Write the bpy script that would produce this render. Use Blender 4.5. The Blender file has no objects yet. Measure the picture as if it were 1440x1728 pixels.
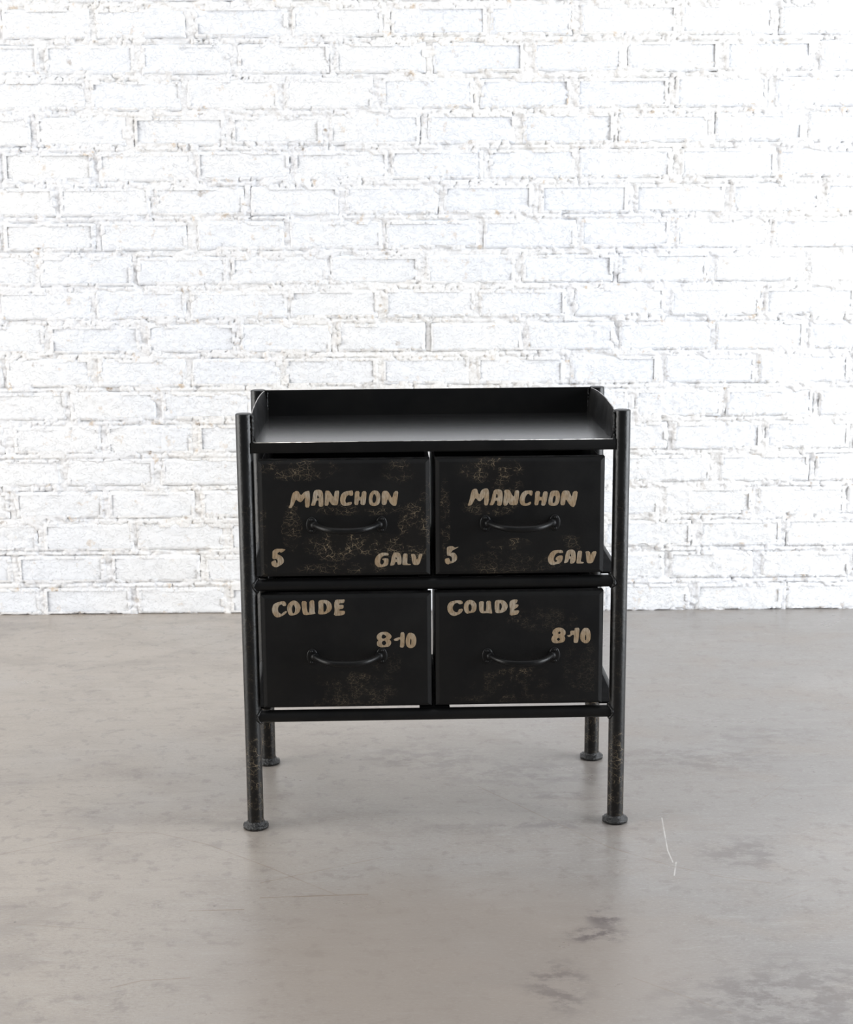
import bpy, bmesh, math, random
import numpy as np
from mathutils import Matrix, Vector

scene = bpy.context.scene
coll = scene.collection

# ------------------------------------------------------------------ camera
cam = bpy.data.cameras.new('camera')
cam.sensor_fit = 'HORIZONTAL'
cam.sensor_width = 36.0
cam.lens = 2657.69 / 1440 * 36.0
cam.clip_start = 0.05
cam_o = bpy.data.objects.new('camera', cam)
coll.objects.link(cam_o)
M = Matrix(((0.99997248, 0.00727943, -0.00143004), (-0.00285632, 0.19988882, -0.97981442), (-0.00684664, 0.97979154, 0.19990411))).to_4x4()
M.translation = (-0.01504, -2.34225, 0.98116)
cam_o.matrix_world = M
cam.dof.use_dof = True
cam.dof.focus_distance = 2.42
cam.dof.aperture_fstop = 22
scene.camera = cam_o

# ------------------------------------------------------------------ light and exposure
world = bpy.data.worlds.new('daylight_room')
scene.world = world
world.use_nodes = True
bg = world.node_tree.nodes['Background']
bg.inputs['Color'].default_value = (0.93, 0.96, 1.0, 1)
bg.inputs['Strength'].default_value = 0.20

def area(name, loc, target, sx, sy, power, col):
    l = bpy.data.lights.new(name, 'AREA')
    l.shape = 'RECTANGLE'; l.size = sx; l.size_y = sy
    l.energy = power; l.color = col
    o = bpy.data.objects.new(name, l); coll.objects.link(o)
    o.location = loc
    o.rotation_euler = (Vector(target) - Vector(loc)).to_track_quat('-Z', 'Y').to_euler()
    return o

area('skylight', (0.2, -0.2, 3.7), (0.0, 0.9, 0.4), 5.0, 1.8, 50, (0.97, 0.985, 1.0))
area('window_light_right', (3.9, -0.55, 1.2), (0.0, 0.9, 0.5), 2.8, 2.3, 225, (0.92, 0.96, 1.0))
area('window_light_left', (-4.2, -0.65, 1.2), (0.0, 0.9, 0.5), 2.8, 2.3, 165, (1.0, 0.985, 0.955))

vs = scene.view_settings
scene.display_settings.display_device = 'sRGB'
vs.view_transform = 'Standard'
vs.look = 'None'
vs.exposure = 0.25
vs.gamma = 1.0
vs.use_curve_mapping = False

LETTERING = {  # outlines of the painted letters on the drawer fronts, in mm in the cabinet's own x and z
 'UL MANCHON': [[[(-220.1,514.5),(-217.3,519.5),(-214.7,532.7),(-212.5,538),(-208.1,540.6),(-204.4,540.1),(-202.1,535.7),(-200.3,533.8),(-195.8,538.8),(-190.2,540.6),(-187.4,540.2),(-187.2,527.3),(-188.3,515),(-194.5,515),(-194.9,523.6),(-194.5,531.2),(-199.2,524.3),(-202.4,523.1),(-206,525.7),(-208.4,527.6),(-211.1,521.3),(-213.6,516.9),(-215.5,514.4)]],[[(-186.4,517.6),(-183.8,524.1),(-182.6,533.6),(-181,539.8),(-177.9,542),(-172.3,542),(-168.9,540.3),(-167.5,535.9),(-166.9,525.8),(-167.4,516.2),(-174.1,516),(-174.3,522.1),(-174.5,525.7),(-177.3,525.7),(-178.9,520.9),(-180,517.8)],[(-176.9,528.7),(-175.5,534.7),(-173.2,529)]],[[(-165.7,517.3),(-164.9,527),(-164.3,538.4),(-163.1,540.5),(-158.1,540.2),(-155.7,537),(-151.5,529.4),(-149.9,539.5),(-146.4,540.4),(-142.9,540),(-144.1,528.1),(-145.5,518.2),(-150.5,517.8),(-154.8,518.7),(-158.4,525.1),(-159.8,517.5)]],[[(-127.2,539.8),(-123.1,540.7),(-122,536),(-122.8,532.2),(-127.4,532.3),(-128.6,534.2),(-132.3,531.1),(-134.3,524.8),(-133.1,521),(-129.4,522.2),(-124.2,523),(-125.1,518.3),(-131.9,516.9),(-137.5,516.9),(-141.2,520.4),(-142.3,526.8),(-140.3,534.3),(-135.3,538.7)]],[[(-119.5,539.1),(-112.4,539.3),(-113.2,530.2),(-110.1,529.9),(-108.7,539),(-101.9,538.9),(-102.7,528.8),(-104.1,517.7),(-111.5,518.2),(-111.4,525.1),(-113.9,524.9),(-114.8,517.8),(-120.8,517.9),(-120.2,529)]],[[(-90.1,540),(-84.6,538.9),(-81.5,533.6),(-81.3,526),(-83,519.1),(-88.6,516),(-94.8,516.3),(-98.4,519.9),(-99,527.5),(-97,535),(-93.8,538.8)],[(-89.6,534.9),(-87.4,529.9),(-87.9,523.6),(-90.4,520.4),(-93.2,521.7),(-93.6,527.4),(-92.1,533.1)]],[[(-79.3,517.4),(-79.5,528.5),(-78.6,537.3),(-75.9,539.2),(-70.3,538.9),(-66.1,532.1),(-63.7,527.1),(-60.4,538.4),(-54.2,538.7),(-55.2,528.2),(-57.3,516.2),(-61.9,515.6),(-66.8,520.1),(-70.5,527.8),(-72.4,517.7)]]],
 'UR MANCHON': [[[(49.9,514.9),(53,522.4),(55.5,534.4),(57.4,539.4),(61.7,540.9),(64.8,540),(66.1,533.7),(68.6,531.7),(71,538.6),(76.6,541.1),(81,540.7),(82.6,535.3),(82.6,525.2),(81,514.9),(75.4,514.9),(75.2,523.4),(75.6,528.5),(71,522.2),(66.7,521.4),(62.3,526.8),(59.9,522.4),(57.4,517.3),(54.2,514.8)]],[[(82.9,515.1),(86,522),(88.4,534),(90.9,539),(96.5,539.6),(101.5,538.3),(103.4,532.6),(103,522.4),(101.3,514.2),(94.7,514.3),(95.3,521.9),(92.2,522.3),(90.3,518.2),(88.5,515)],[(92.6,526.4),(93.8,533.3),(95.5,531.4),(95.9,526.3)]],[[(104.7,514.2),(104,521.2),(105.9,531.3),(105.5,538.2),(111.4,539),(114.5,536.9),(117.7,529.9),(120.8,527.3),(121.4,537.4),(128.2,537.6),(127.7,527.2),(125.8,515.2),(119,514.6),(114,515.3),(112.1,519.8),(109.6,514.1)]],[[(144.4,529.5),(143.2,532.1),(140.1,531.5),(137,525.8),(136.4,518.2),(139.5,516.9),(146.4,520.4),(145.8,515.6),(140.2,513.4),(133.3,513.8),(129.6,517),(128.5,523.4),(131.4,532.2),(136.3,536.6),(142.5,537.1),(148.8,536.8),(147.8,528.9)]],[[(152.5,535.8),(160,535.9),(158.8,526.8),(163.2,526.5),(164.9,535.6),(171.8,534.9),(170.6,524.8),(167.9,513.4),(161.4,513.5),(162.6,521.7),(158.2,521.5),(157,514.2),(151.2,514),(152,524.4)]],[[(176.2,535.5),(182.4,536.7),(188,535.9),(190.2,529),(189.4,520.1),(186.3,513.8),(178.9,512.6),(172.6,514.6),(172.5,522.8),(174.3,530.4)],[(181.2,529.1),(183.7,527.1),(183.1,520.8),(181.1,517),(178.8,517.7),(179,524)]],[[(190.7,513.7),(191,523.9),(193,534),(196.1,536.5),(203.6,536.1),(206.1,530),(208,526.2),(209.8,535),(217,535.2),(216.1,526.1),(212.6,510.9),(207.6,511),(202.5,517.4),(198.7,523.8),(197.6,513.7)]]],
 'UL 5': [[[(-245.7,448.2),(-242,451.1),(-238.9,452),(-235,451.8),(-231.1,451.9),(-227.5,451.2),(-225.9,450.6),(-227.6,448.5),(-230.5,446.7),(-233.1,445.7),(-234.1,446.7),(-234.6,447.3),(-238,445.5),(-238.1,443.1),(-235,442),(-232,440.1),(-229.4,436.8),(-228.6,433.3),(-229.4,429.9),(-231.8,427.5),(-234.9,425.7),(-239.1,423.3),(-242.2,423.2),(-245.8,425),(-247.6,427.5),(-247.9,431.2),(-245.9,432.8),(-241.4,434.6),(-240.7,432.2),(-239.5,428.7),(-238.2,430.8),(-238.1,433.5),(-239.3,435.6),(-241.1,436.4),(-243.7,435.4),(-246.2,437),(-245.9,442.9)]]],
 'UR 5': [[[(18.7,450.1),(20.2,451.7),(23.9,452.7),(27,452.5),(29.6,451.3),(30.4,449.9),(36.7,451.5),(34.6,449.6),(29.1,446.8),(27.3,446),(25.9,443.6),(23.9,441.2),(27.8,442.8),(31.2,441.4),(33.5,438.1),(34.4,434.9),(33.5,430.9),(31.4,428.5),(27.7,426.4),(23.3,425.4),(20.1,423.9),(16.7,425.8),(15.2,429.8),(15.5,432.5),(18.1,433.5),(21.7,434.3),(22.8,431.3),(24.3,428.4),(26.2,429.4),(26.4,433.4),(24.9,436.4),(22.5,437.8),(19.1,437.5),(18.5,442.6)]]],
 'UL GALV': [[[(-70,442.6),(-69.7,440),(-73.5,439.4),(-77.2,439.2),(-80.7,436.7),(-82.6,432.2),(-83,427.7),(-81.2,424.8),(-78.7,425.4),(-77.1,428.9),(-77.6,432.1),(-80.4,433.4),(-77.3,435),(-70.4,434.7),(-70,431.4),(-70.9,425),(-74.3,422.5),(-82.5,420.8),(-87.5,422),(-90.8,425.9),(-91.4,431),(-89.1,437.4),(-84.7,441.8),(-80.3,443.7),(-75.3,443.8)]],[[(-68.1,423.3),(-66.4,429.4),(-65.4,435.8),(-63.8,440.9),(-61.6,443.8),(-57.2,444),(-53.5,443.2),(-51.3,439.5),(-50,432.4),(-50.7,425.3),(-54.9,424.4),(-56.5,425.1),(-57.1,429),(-59.9,429),(-61.2,424.5),(-65.6,423.3)],[(-59.8,433.2),(-58.8,437.6),(-57,433.1)]],[[(-48.2,442),(-41,442),(-41.4,433.6),(-42.1,425.9),(-36.5,425.5),(-36.5,423.9),(-44.3,423.8),(-49.3,424.2),(-48.9,429.8)]],[[(-36.3,441.2),(-30.4,441.2),(-28.5,437.2),(-27.3,431.4),(-25.4,434.6),(-23.8,441.3),(-18,441.3),(-20.5,433.3),(-23,426.2),(-25.2,423.8),(-32.4,424.1),(-34.3,428.3),(-34.8,434.8)]]],
 'UR GALV': [[[(194.2,444.3),(196.4,439.8),(191.7,439.5),(187.3,440.2),(183.6,437.1),(181.4,432),(181.8,427.4),(184.3,425.2),(187.4,427.7),(184.6,428.7),(184.2,431.9),(188.6,435.4),(194.3,436),(195.5,433),(194.3,427.3),(190.6,423.1),(185,422.2),(180.6,420.7),(175.5,422.1),(172.7,426.9),(172.6,432.7),(175.4,439.1),(180.4,443.5),(186.6,444.4)]],[[(196.6,423.4),(198.7,429.8),(199.3,436.9),(201.1,442),(204.2,444.5),(211.1,444.7),(214.3,441.2),(215.3,433.4),(214.8,427),(212,423.2),(206.3,422.6),(206.9,430.3),(205.3,430.7),(202.9,424.6)],[(205.3,434.2),(206.8,439.3),(208.4,433.8)]],[[(217.7,442.4),(224.6,442.9),(224.4,434.6),(222.3,425.6),(227.4,424.9),(227.1,423),(220.2,422.7),(215.8,423.1),(216.9,430.2)]],[[(229.4,441.6),(236.3,441.8),(237.9,435),(240.4,441.4),(247.3,441.7),(244.6,432.4),(241.6,424.7),(238.4,422.8),(232.4,423.2),(231.1,430),(230.7,436.4)]]],
 'LL COUDE': [[[(-226.6,365.1),(-227.5,362.4),(-231.5,362),(-233.6,365.2),(-237.1,363.9),(-239.9,358.9),(-239.2,352.6),(-234.4,349.3),(-231.7,352.5),(-226.8,354.9),(-226,352.4),(-230.9,347.9),(-239.8,344.1),(-244.2,345.4),(-248,350.9),(-249.1,357.3),(-247.2,364),(-242.7,367.6),(-231.3,370.4),(-228.2,368.7)]],[[(-215.5,371.1),(-210.3,369.4),(-206,363.9),(-204.8,358.4),(-207.1,352.1),(-212.5,348.1),(-221.3,346.7),(-224.3,350.5),(-225.9,357.8),(-224.4,365.1),(-219.9,369.1)],[(-216.1,364.9),(-213.5,360.4),(-213.4,354.9),(-215.1,350.4),(-217.3,350.4),(-218.5,355.9),(-217.9,361.3)]],[[(-203.7,369.8),(-195.8,369.6),(-195.7,360.1),(-194.4,351),(-192.7,351.9),(-191.6,360.1),(-191.4,370),(-184.4,371.3),(-183.9,361.8),(-183.9,351.8),(-182.2,349.9),(-187,348.6),(-198.5,347.2),(-201.9,349.3),(-203.1,358.4)]],[[(-178.3,369.4),(-172.5,371.1),(-163.8,370.5),(-158.6,365.9),(-157.1,358.6),(-159.7,353.2),(-165.9,349.2),(-173,348.1),(-178.9,348.8),(-177.6,358)],[(-170.4,367),(-166.1,364.2),(-164.9,358.8),(-166.7,353.3),(-170.3,351.6),(-170.3,359.7)]],[[(-151.5,371.5),(-142.7,371.1),(-137.4,371.5),(-138.8,365.6),(-146.3,365.3),(-146.8,363),(-139.3,362.9),(-139.9,357),(-146.3,355.8),(-146.5,353.8),(-137.3,353.4),(-138.3,347.9),(-143.1,346.2),(-155,345.7),(-153.1,355),(-154.2,365)]]],
 'LR COUDE': [[[(41.5,366.8),(43,362.2),(37,361),(34.8,363.7),(30,362.4),(26.9,357),(27.7,351.5),(32.1,348.3),(35.2,349.2),(36.1,353.2),(41.9,354.5),(42.7,351.3),(39.6,346.8),(34.3,344.1),(28.6,342.6),(22.9,345.2),(18.9,351.7),(19,359),(22.1,364.8),(29.1,367),(36.2,367.6)]],[[(54.2,368),(60,366.1),(63.7,361),(63.5,352.8),(60.8,348.3),(53.8,347.1),(48.9,345.9),(45.4,349.5),(43.9,355.9),(45,362.2),(48.5,366.7)],[(52.9,362.1),(56,359.3),(56.4,352.9),(53.8,349.3),(51.6,351.2),(51.1,357.6)]],[[(67.5,365.1),(75,365.9),(74.5,357.2),(75,349.9),(77.6,349.4),(78.9,356.3),(78.5,365.8),(85.6,366.2),(86,357.1),(87.3,348.8),(87.8,345.6),(80.3,346.7),(71.4,346.2),(67.9,350),(67.5,358.3)]],[[(91.7,366.1),(97.9,367.4),(105.9,366.3),(110.7,361.3),(111.6,355.8),(108.6,349.5),(100.6,346.1),(92.7,346.5),(91.3,354.3)],[(98.4,362.8),(101.5,361.4),(102.8,356.8),(101.5,352.3),(98.8,349.6)]],[[(114.7,364.9),(120,367.7),(127,367.4),(125.3,362),(121.3,360.2),(128.4,359.6),(127.1,355.6),(121.4,352),(121.1,350.2),(129.8,350.5),(128,345.5),(125.4,343.3),(114.3,341.9),(115.2,351.2),(113.8,359.4)]]],
 'LL 8-10': [[[(-82.4,319),(-74.8,319.3),(-70.3,317.1),(-66.6,312.3),(-67.6,309.2),(-70.2,306.9),(-67.7,304),(-67.7,299.8),(-71,295.6),(-77.6,294.7),(-85.2,294.9),(-89.2,297.5),(-89.7,302.7),(-87.1,305.8),(-89.6,308.5),(-89.8,312.7),(-86.9,316.8)],[(-79.4,315.7),(-74.4,311.9),(-76.4,309.3),(-80.5,308.1),(-82.5,310.5),(-81.4,313.9)],[(-78.5,305.7),(-75.8,303.6),(-75,300.4),(-78.6,297.3),(-81.6,299.5),(-82.1,303.1)]],[[(-53.1,318.2),(-46.8,318.1),(-46.9,306.3),(-47.8,293.7),(-54.6,294.1),(-53.6,300.6),(-53.5,306.4),(-55.3,307.2),(-56.8,304.8),(-62.4,304.7),(-64.1,307.1),(-59.8,309.1),(-55.7,310.3),(-53.7,310)]],[[(-41,317.2),(-35.5,317.1),(-31.5,314.4),(-29,308.6),(-29,302.3),(-30.6,296.1),(-34.7,293),(-40.2,292.8),(-44.2,296.3),(-45.5,302.6),(-44.6,309.9)],[(-37.6,308.8),(-36.3,305.6),(-36.9,298.3),(-38.4,297.7),(-38.6,303.5)]]],
 'LR 8-10': [[[(185.7,321.4),(190.7,322.4),(196.8,320.8),(201,316),(200.8,311.2),(198.5,308.7),(200.6,304.9),(199.1,299.7),(194,297.7),(184.9,296.8),(180.3,298.9),(178.7,303.7),(180.2,307.9),(182.2,310),(180.2,313.1),(181.2,317.8)],[(191.1,316.4),(193.4,313.7),(191.1,311.1),(188.8,313.5)],[(189.9,306.4),(193,303.2),(189.9,300.4),(186.9,303.3)]],[[(214.9,321.3),(222.2,321.4),(221.6,311.5),(220.7,302),(219.7,297.3),(213.9,297.1),(213.3,301.1),(214.2,310),(210.7,310.3),(209.2,308),(205.6,306.7),(202.6,309.4),(208.1,310.1),(207.6,315.3),(209.6,316.9),(214.7,316.6)]],[[(228.3,320.8),(234.9,321),(238.5,316.5),(239.7,309.1),(239.2,301.7),(235.8,297),(230.7,296.1),(225,299.8),(222.9,306.2),(224.3,313.5)],[(231.5,310.8),(232.8,307.1),(232.6,301.3),(231.1,301.1),(230.5,306.1)]]],
}
JOINTS = [  # upright joints of each brick course from the top down, left and right edge in mm
 [[-1281,-1269],[-1064,-1052],[-848,-835],[-636,-623],[-425,-412],[-215,-202],[2,15],[220,233],[432,445],[643,656],[855,868],[1073,1085],[1290,1302]],
 [[-1387,-1375],[-1170,-1158],[-954,-939],[-748,-732],[-535,-515],[-309,-298],[-98,-81],[129,138],[320,338],[551,559],[764,777],[982,994],[1199,1211],[1416,1428]],
 [[-1296,-1284],[-1079,-1067],[-864,-848],[-651,-634],[-439,-420],[-218,-205],[-4,12],[213,234],[431,444],[644,661],[854,870],[1073,1085],[1290,1302]],
 [[-1415,-1403],[-1198,-1186],[-981,-969],[-765,-751],[-549,-535],[-333,-318],[-121,-102],[102,116],[317,331],[536,551],[757,773],[976,988],[1193,1205],[1410,1422]],
 [[-1324,-1312],[-1106,-1094],[-891,-875],[-677,-658],[-454,-440],[-238,-221],[-18,-1],[194,212],[416,426],[625,642],[841,851],[1057,1069],[1274,1286]],
 [[-1398,-1386],[-1181,-1169],[-962,-953],[-753,-742],[-531,-519],[-312,-301],[-92,-82],[122,137],[330,338],[547,568],[779,788],[994,1006],[1211,1223],[1429,1441]],
 [[-1278,-1266],[-1061,-1049],[-844,-832],[-629,-616],[-415,-401],[-204,-187],[21,34],[233,251],[451,466],[668,683],[883,897],[1101,1113],[1318,1330]],
 [[-1407,-1395],[-1190,-1178],[-972,-962],[-756,-742],[-548,-525],[-329,-314],[-107,-97],[114,124],[334,344],[545,560],[770,779],[986,998],[1203,1215],[1420,1432]],
 [[-1333,-1321],[-1116,-1104],[-900,-885],[-675,-664],[-459,-450],[-233,-224],[-23,-6],[194,213],[419,431],[635,651],[855,867],[1072,1084],[1289,1301]],
 [[-1425,-1413],[-1208,-1196],[-991,-979],[-774,-761],[-556,-544],[-326,-318],[-118,-101],[103,115],[313,332],[538,552],[757,767],[973,985],[1190,1202],[1407,1419]],
 [[-1317,-1305],[-1100,-1088],[-884,-870],[-665,-647],[-444,-434],[-226,-211],[-10,4],[212,224],[424,437],[646,658],[861,871],[1077,1089],[1294,1306]],
 [[-1419,-1407],[-1202,-1190],[-984,-974],[-779,-763],[-562,-547],[-346,-334],[-121,-109],[90,110],[309,324],[525,542],[751,760],[967,979],[1184,1196],[1401,1413]],
 [[-1277,-1265],[-1060,-1048],[-842,-832],[-636,-620],[-413,-399],[-194,-182],[24,36],[243,255],[458,475],[675,686],[887,902],[1105,1117],[1322,1334]],
 [[-1418,-1406],[-1201,-1189],[-989,-967],[-766,-751],[-554,-537],[-331,-319],[-110,-98],[111,123],[332,344],[552,565],[769,780],[976,987],[1192,1204],[1409,1421]],
 [[-1296,-1284],[-1079,-1067],[-864,-847],[-645,-627],[-425,-413],[-209,-197],[8,20],[225,237],[442,454],[654,676],[884,899],[1102,1114],[1319,1331]],
 [[-1420,-1408],[-1203,-1191],[-988,-972],[-768,-754],[-554,-536],[-334,-322],[-116,-104],[101,113],[319,331],[535,549],[755,771],[972,978],[1186,1198],[1403,1415]],
 [[-1357,-1345],[-1140,-1128],[-925,-909],[-700,-691],[-490,-472],[-266,-254],[-45,-33],[175,187],[396,408],[614,632],[824,837],[1042,1054],[1259,1271]],
 [[-1423,-1411],[-1206,-1194],[-992,-974],[-771,-753],[-546,-532],[-325,-313],[-106,-94],[113,125],[333,345],[551,565],[761,781],[990,998],[1205,1217],[1422,1434]],
 [[-1363,-1351],[-1146,-1134],[-929,-917],[-713,-695],[-492,-475],[-269,-257],[-48,-36],[173,185],[394,406],[612,630],[832,844],[1049,1061],[1266,1278]],
]
SCRATCHES = [  # hairline marks on the floor in metres, with strength (minus darkens)
 ([(-0.662,-0.106),(-0.583,-0.059),(-0.511,-0.026),(-0.442,-0.025),(-0.352,-0.074),(-0.253,-0.156),(-0.178,-0.224),(-0.142,-0.256)],-0.3),
 ([(-0.346,-0.302),(-0.272,-0.299)],-0.55),
 ([(-0.251,-0.262),(-0.1,-0.253)],-0.5),
 ([(-0.256,-0.213),(-0.186,-0.178),(-0.082,-0.127)],-0.3),
 ([(-0.602,-0.334),(-0.422,-0.363)],-0.18),
 ([(-0.414,-0.517),(-0.378,-0.499),(-0.319,-0.493)],-0.4),
 ([(0.072,0.158),(0.174,0.021),(0.264,-0.097),(0.344,-0.163),(0.415,-0.205),(0.48,-0.226)],-0.35),
 ([(0.36,0.017),(0.35,-0.109),(0.351,-0.152)],0.3),
 ([(0.356,-0.152),(0.346,-0.198)],0.3),
 ([(0.476,-0.284),(0.55,-0.237)],-0.25),
 ([(0.247,-0.502),(0.354,-0.591)],-0.25),
 ([(0.511,0.063),(0.603,0.18)],-0.2),
]
# ------------------------------------------------------------------ node helpers
class NT:
    def __init__(self, name):
        self.mat = bpy.data.materials.new(name)
        self.mat.use_nodes = True
        self.t = self.mat.node_tree
        self.b = self.t.nodes['Principled BSDF']
    def n(self, typ, **kw):
        nd = self.t.nodes.new(typ)
        for k, v in kw.items(): setattr(nd, k, v)
        return nd
    def l(self, a, b): self.t.links.new(a, b)
    def put(self, sock, v):
        if hasattr(v, 'is_output'): self.l(v, sock)
        else: sock.default_value = v
    def math(self, op, a, b=None, c=None, clamp=False):
        nd = self.n('ShaderNodeMath', operation=op, use_clamp=clamp)
        self.put(nd.inputs[0], a)
        if b is not None: self.put(nd.inputs[1], b)
        if c is not None: self.put(nd.inputs[2], c)
        return nd.outputs[0]
    def vmath(self, op, a, b=None):
        nd = self.n('ShaderNodeVectorMath', operation=op)
        self.put(nd.inputs[0], a)
        if b is not None: self.put(nd.inputs[1], b)
        return nd
    def coord(self): return self.n('ShaderNodeTexCoord').outputs['Object']
    def mapping(self, vec, scale=(1, 1, 1), loc=(0, 0, 0)):
        nd = self.n('ShaderNodeMapping')
        self.l(vec, nd.inputs['Vector']); nd.inputs['Scale'].default_value = scale; nd.inputs['Location'].default_value = loc
        return nd.outputs[0]
    def noise(self, vec, scale, detail=4, rough=0.55, dist=0.0):
        nd = self.n('ShaderNodeTexNoise')
        self.l(vec, nd.inputs['Vector']); nd.inputs['Scale'].default_value = scale
        nd.inputs['Detail'].default_value = detail; nd.inputs['Roughness'].default_value = rough; nd.inputs['Distortion'].default_value = dist
        return nd.outputs[0]
    def ramp(self, fac, lo, hi, a=0.0, b=1.0):
        nd = self.n('ShaderNodeMapRange', interpolation_type='SMOOTHSTEP')
        self.put(nd.inputs[0], fac)
        for i, v in enumerate((lo, hi, a, b)): nd.inputs[1 + i].default_value = v
        return nd.outputs[0]
    def mix(self, fac, a, b, blend='MIX'):
        nd = self.n('ShaderNodeMix', data_type='RGBA', blend_type=blend)
        self.put(nd.inputs[0], fac)
        for s, v in ((nd.inputs[6], a), (nd.inputs[7], b)):
            if hasattr(v, 'is_output'): self.l(v, s)
            else: s.default_value = (*v, 1)
        return nd.outputs[2]
    def bump(self, h, strength=1.0, dist=0.001, normal=None):
        nd = self.n('ShaderNodeBump')
        self.l(h, nd.inputs['Height']); nd.inputs['Strength'].default_value = strength; nd.inputs['Distance'].default_value = dist
        if normal is not None: self.l(normal, nd.inputs['Normal'])
        return nd.outputs[0]
    def set(self, **kw):
        names = dict(color='Base Color', rough='Roughness', spec='Specular IOR Level', normal='Normal', metal='Metallic')
        for k, v in kw.items():
            s = self.b.inputs[names[k]]
            if k == 'color' and not hasattr(v, 'is_output'): s.default_value = (*v, 1)
            else: self.put(s, v)

def white_paint(name, dirt, seed, base_a, base_b):
    m = NT(name); v = m.n('ShaderNodeNewGeometry').outputs['Position']
    v = m.mapping(v, loc=(seed, seed * .7, seed * .3))
    big = m.noise(v, 2.2, 3); mid = m.noise(v, 38, 5, .62); fine = m.noise(v, 160, 5, .65)
    st = m.noise(m.mapping(v, (1, 1, 1.5)), 75, 6, .7, 1.6)
    c = m.mix(m.ramp(big, .35, .65), base_a, base_b)
    c = m.mix(m.math('MULTIPLY', m.ramp(mid, .60, .74), dirt), c, (.62, .52, .42))
    pit = m.math('MULTIPLY', m.ramp(m.noise(v, 21, 4, .6), .66, .76), dirt * .9)
    c = m.mix(pit, c, (.30, .22, .15))
    h = m.math('ADD', m.math('MULTIPLY', mid, .9), m.math('MULTIPLY', fine, .40))
    h = m.math('ADD', h, m.math('MULTIPLY', m.ramp(st, .52, .62), .25))
    m.set(color=c, rough=.55, spec=.3, normal=m.bump(h, .75, .0026))
    return m.mat

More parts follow.
